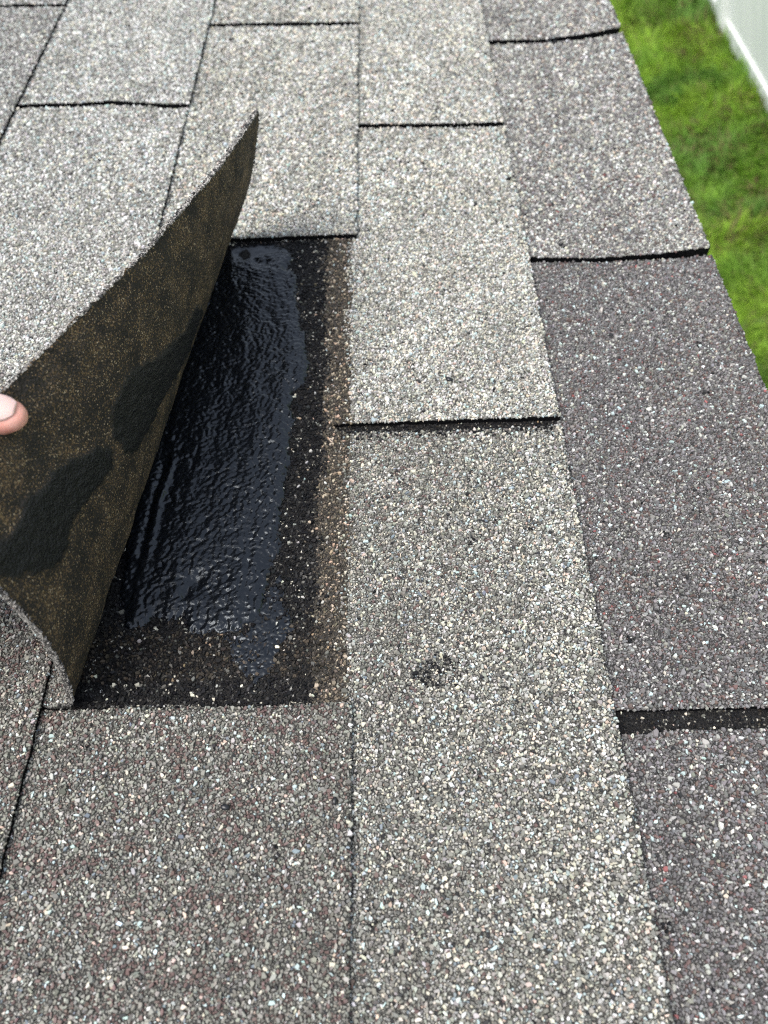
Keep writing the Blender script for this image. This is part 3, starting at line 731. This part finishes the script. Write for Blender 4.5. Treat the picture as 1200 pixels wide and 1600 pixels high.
# ------------------------------------------------------------------ the hand
def build_hand():
    P0, N0 = flap(np.array(-.0235), np.array(.2010), -.0036)     # where the thumb presses on the underside
    P0 = np.array(P0)
    # frame: x to the tip, y up in view, z towards the viewer
    X = RIGHT * .985 - FWD * .10 + UP * (-.03); X /= np.linalg.norm(X)
    Zt = -FWD - X * (-FWD @ X); Zt /= np.linalg.norm(Zt)
    Yt = np.cross(Zt, X)
    tip = P0 + Zt * .0105 + X * .0068 - Yt * .0018
    def W(x, y, z): return tip + X * x + Yt * y + Zt * z
    bm = bmesh.new()
    def tube(pts, rads, flat=1.0, seg=16):
        pts = [np.array(p, float) for p in pts]; rings = []
        for i, p in enumerate(pts):
            t_ = pts[min(i + 1, len(pts) - 1)] - pts[max(i - 1, 0)]; t_ /= np.linalg.norm(t_)
            a = Zt - t_ * (Zt @ t_); a /= np.linalg.norm(a); b = np.cross(t_, a)
            rings.append([bm.verts.new(p + (a * math.cos(k * 2 * math.pi / seg) * flat + b * math.sin(k * 2 * math.pi / seg)) * rads[i]) for k in range(seg)])
        for r0, r1 in zip(rings[:-1], rings[1:]):
            for k in range(seg): bm.faces.new((r0[k], r0[(k + 1) % seg], r1[(k + 1) % seg], r1[k]))
        bm.faces.new(rings[0][::-1]); bm.faces.new(rings[-1])
    # thumb: tip pad, first joint, base
    th = [(.0, -.001, 0), (-.0012, -.0008, 0), (-.0035, -.0004, 0), (-.008, 0, 0), (-.014, 0, .0), (-.022, .0006, 0), (-.030, .001, .001), (-.040, .002, .003), (-.052, .001, .006), (-.066, -.004, .008), (-.082, -.014, .006), (-.100, -.028, -.002)]
    tr = [.0018, .0035, .0055, .0072, .0083, .0090, .0096, .0102, .0106, .0125, .0165, .020]
    tube([W(*p) for p in th], tr, .86)
    # palm and wrist
    tube([W(-.070, -.018, -.010), W(-.090, -.030, -.016), W(-.115, -.045, -.016), W(-.145, -.06, -.010), W(-.175, -.072, -.004), W(-.25, -.10, .01), W(-.33, -.13, .02)], [.017, .026, .031, .030, .026, .027, .033], .75)
    # four fingers curled behind the tab, pressing on its weather side
    for k in range(4):
        fu, fvv = -.040 - .004 * k, .1905 - .0165 * k
        Pf, Nf = flap(np.array(fu), np.array(fvv), .0075); Pf = np.array(Pf); Nf = np.array(Nf)
        kn = W(-.082 - .006 * k, -.010 - .019 * k, -.020)
        m1 = Pf + Nf * .012 + (kn - Pf) * .42 - FWD * .0; m2 = Pf + Nf * .006 + (kn - Pf) * .16
        L = (.95, 1.0, .96, .85)[k]
        tube([kn, m1, m2, Pf + Nf * .001, Pf + Nf * .0005 - X * -.004], [.0095 * L, .0086 * L, .0078 * L, .0066 * L, .0040 * L])
    me = bpy.data.meshes.new('person'); bm.to_mesh(me); bm.free()
    t = NT('skin'); tc = t.n('ShaderNodeTexCoord')
    n1 = t.n('ShaderNodeTexNoise'); n1.inputs['Scale'].default_value = 160; n1.inputs['Detail'].default_value = 4; t.l(tc.outputs['Object'], n1.inputs['Vector'])
    r = ramp(t, [(.3, (.72, .29, .235)), (.55, (.82, .40, .33)), (.75, (.87, .48, .41))]); t.l(n1.outputs[0], r.inputs[0]); t.l(r.outputs[0], t.b.inputs['Base Color'])
    t.set('Roughness', .5); t.set('Subsurface Weight', .08); t.set('Subsurface Radius', (.006, .002, .001)); t.set('Subsurface Scale', 1.0)
    n2 = t.n('ShaderNodeTexNoise'); n2.inputs['Scale'].default_value = 1500; t.l(tc.outputs['Object'], n2.inputs['Vector'])
    bp = t.n('ShaderNodeBump'); bp.inputs['Strength'].default_value = .25; bp.inputs['Distance'].default_value = .0004; t.l(n2.outputs[0], bp.inputs['Height']); t.l(bp.outputs[0], t.b.inputs['Normal'])
    o = link('person', me, t.m, None, MR)
    rm = o.modifiers.new('union', 'REMESH'); rm.mode = 'VOXEL'; rm.voxel_size = .0011; rm.use_smooth_shade = True
    s_ = o.modifiers.new('soft', 'SMOOTH'); s_.factor = .5; s_.iterations = 6
    tag(o, "person's bare hand at the left edge, thumb pinching the peeled-up shingle", 'person')
    # thumbnail: curved plate on the upper, viewer side of the thumb
    na = Yt * .52 + Zt * .85; na /= np.linalg.norm(na); nb = np.cross(X, na)
    vs = []; nx_, ny_ = 18, 14
    for i in range(nx_):
        a = i / (nx_ - 1); xx = -.0190 + a * .0170
        for j in range(ny_):
            b = (j / (ny_ - 1)) * 2 - 1
            wid = .98 * math.sqrt(max(0, 1 - max(0, (a - .70) / .32) ** 2)) * (1 if a > .12 else .8 + .2 * (a / .12))
            an = b * wid
            rr = np.interp(xx, [-.0185, -.014, -.008, -.0045, -.002], [.0092, .0090, .0079, .0066, .0054])
            d = na * math.cos(an) + nb * math.sin(an)
            fl_ = math.sqrt((d @ Yt) ** 2 + (.86 * (d @ Zt)) ** 2)
            vs.append(W(xx, 0, 0) + d * rr * fl_)
    f = [[i * ny_ + j, (i + 1) * ny_ + j, (i + 1) * ny_ + j + 1, i * ny_ + j + 1] for i in range(nx_ - 1) for j in range(ny_ - 1)]
    me = mesh_np('thumbnail', vs, [np.array(f)], smooth=True)
    t = NT('fingernail'); t.set('Base Color', (.70, .46, .42, 1)); t.set('Roughness', .28); t.set('Subsurface Weight', .2); t.set('Subsurface Radius', (.004, .002, .001)); t.set('Subsurface Scale', 1.0)
    nl = link('thumbnail', me, t.m, o)
    sw_ = nl.modifiers.new('on_thumb', 'SHRINKWRAP'); sw_.target = o; sw_.wrap_method = 'NEAREST_SURFACEPOINT'; sw_.wrap_mode = 'ABOVE_SURFACE'; sw_.offset = .00025
    sd_ = nl.modifiers.new('thickness', 'SOLIDIFY'); sd_.thickness = .0006; sd_.offset = 0
build_hand()

# ------------------------------------------------------------------ loose bits
def crumbs():
    t = NT('tar_crumb'); t.set('Base Color', (.012, .013, .015, 1)); t.set('Roughness', .3)
    r = np.random.default_rng(3)
    names = {0: 'shiny black tar crumb on the brown shingle below the cement, left of the other', 1: 'shiny black tar crumb on the brown shingle near its right edge', 2: 'black tar crumb on the pale shingle just above the slot beside the cement'}
    for i, (x, y, s, c) in enumerate([(354, 1265, .0016, 3), (524, 1256, .0013, 3), (701, 599, .0018, 4)]):
        u, v = unpj(x, y)
        bm = bmesh.new(); bmesh.ops.create_icosphere(bm, subdivisions=2, radius=1)
        for vtx in bm.verts:
            k = 1 + .5 * (fnoise(np.array(vtx.co.x * 1.3 + 9 * i), np.array(vtx.co.y * 1.3 + vtx.co.z), 90, 2) - .5)
            vtx.co = Vector((vtx.co.x * 1.25, vtx.co.y * .85, vtx.co.z * .7)) * float(k) * s
        me = bpy.data.meshes.new('tar_crumb'); bm.to_mesh(me); bm.free()
        for p in me.polygons: p.use_smooth = True
        o = link('tar_crumb', me, t.m)
        o.matrix_world = MR @ Matrix.Translation((u, v, float(zsurf(c, u)) + .0013)) @ Matrix.Rotation(i * 1.3, 4, 'Z')
        tag(o, names[i], 'tar crumb', 'crumbs of tar on the shingles')
crumbs()
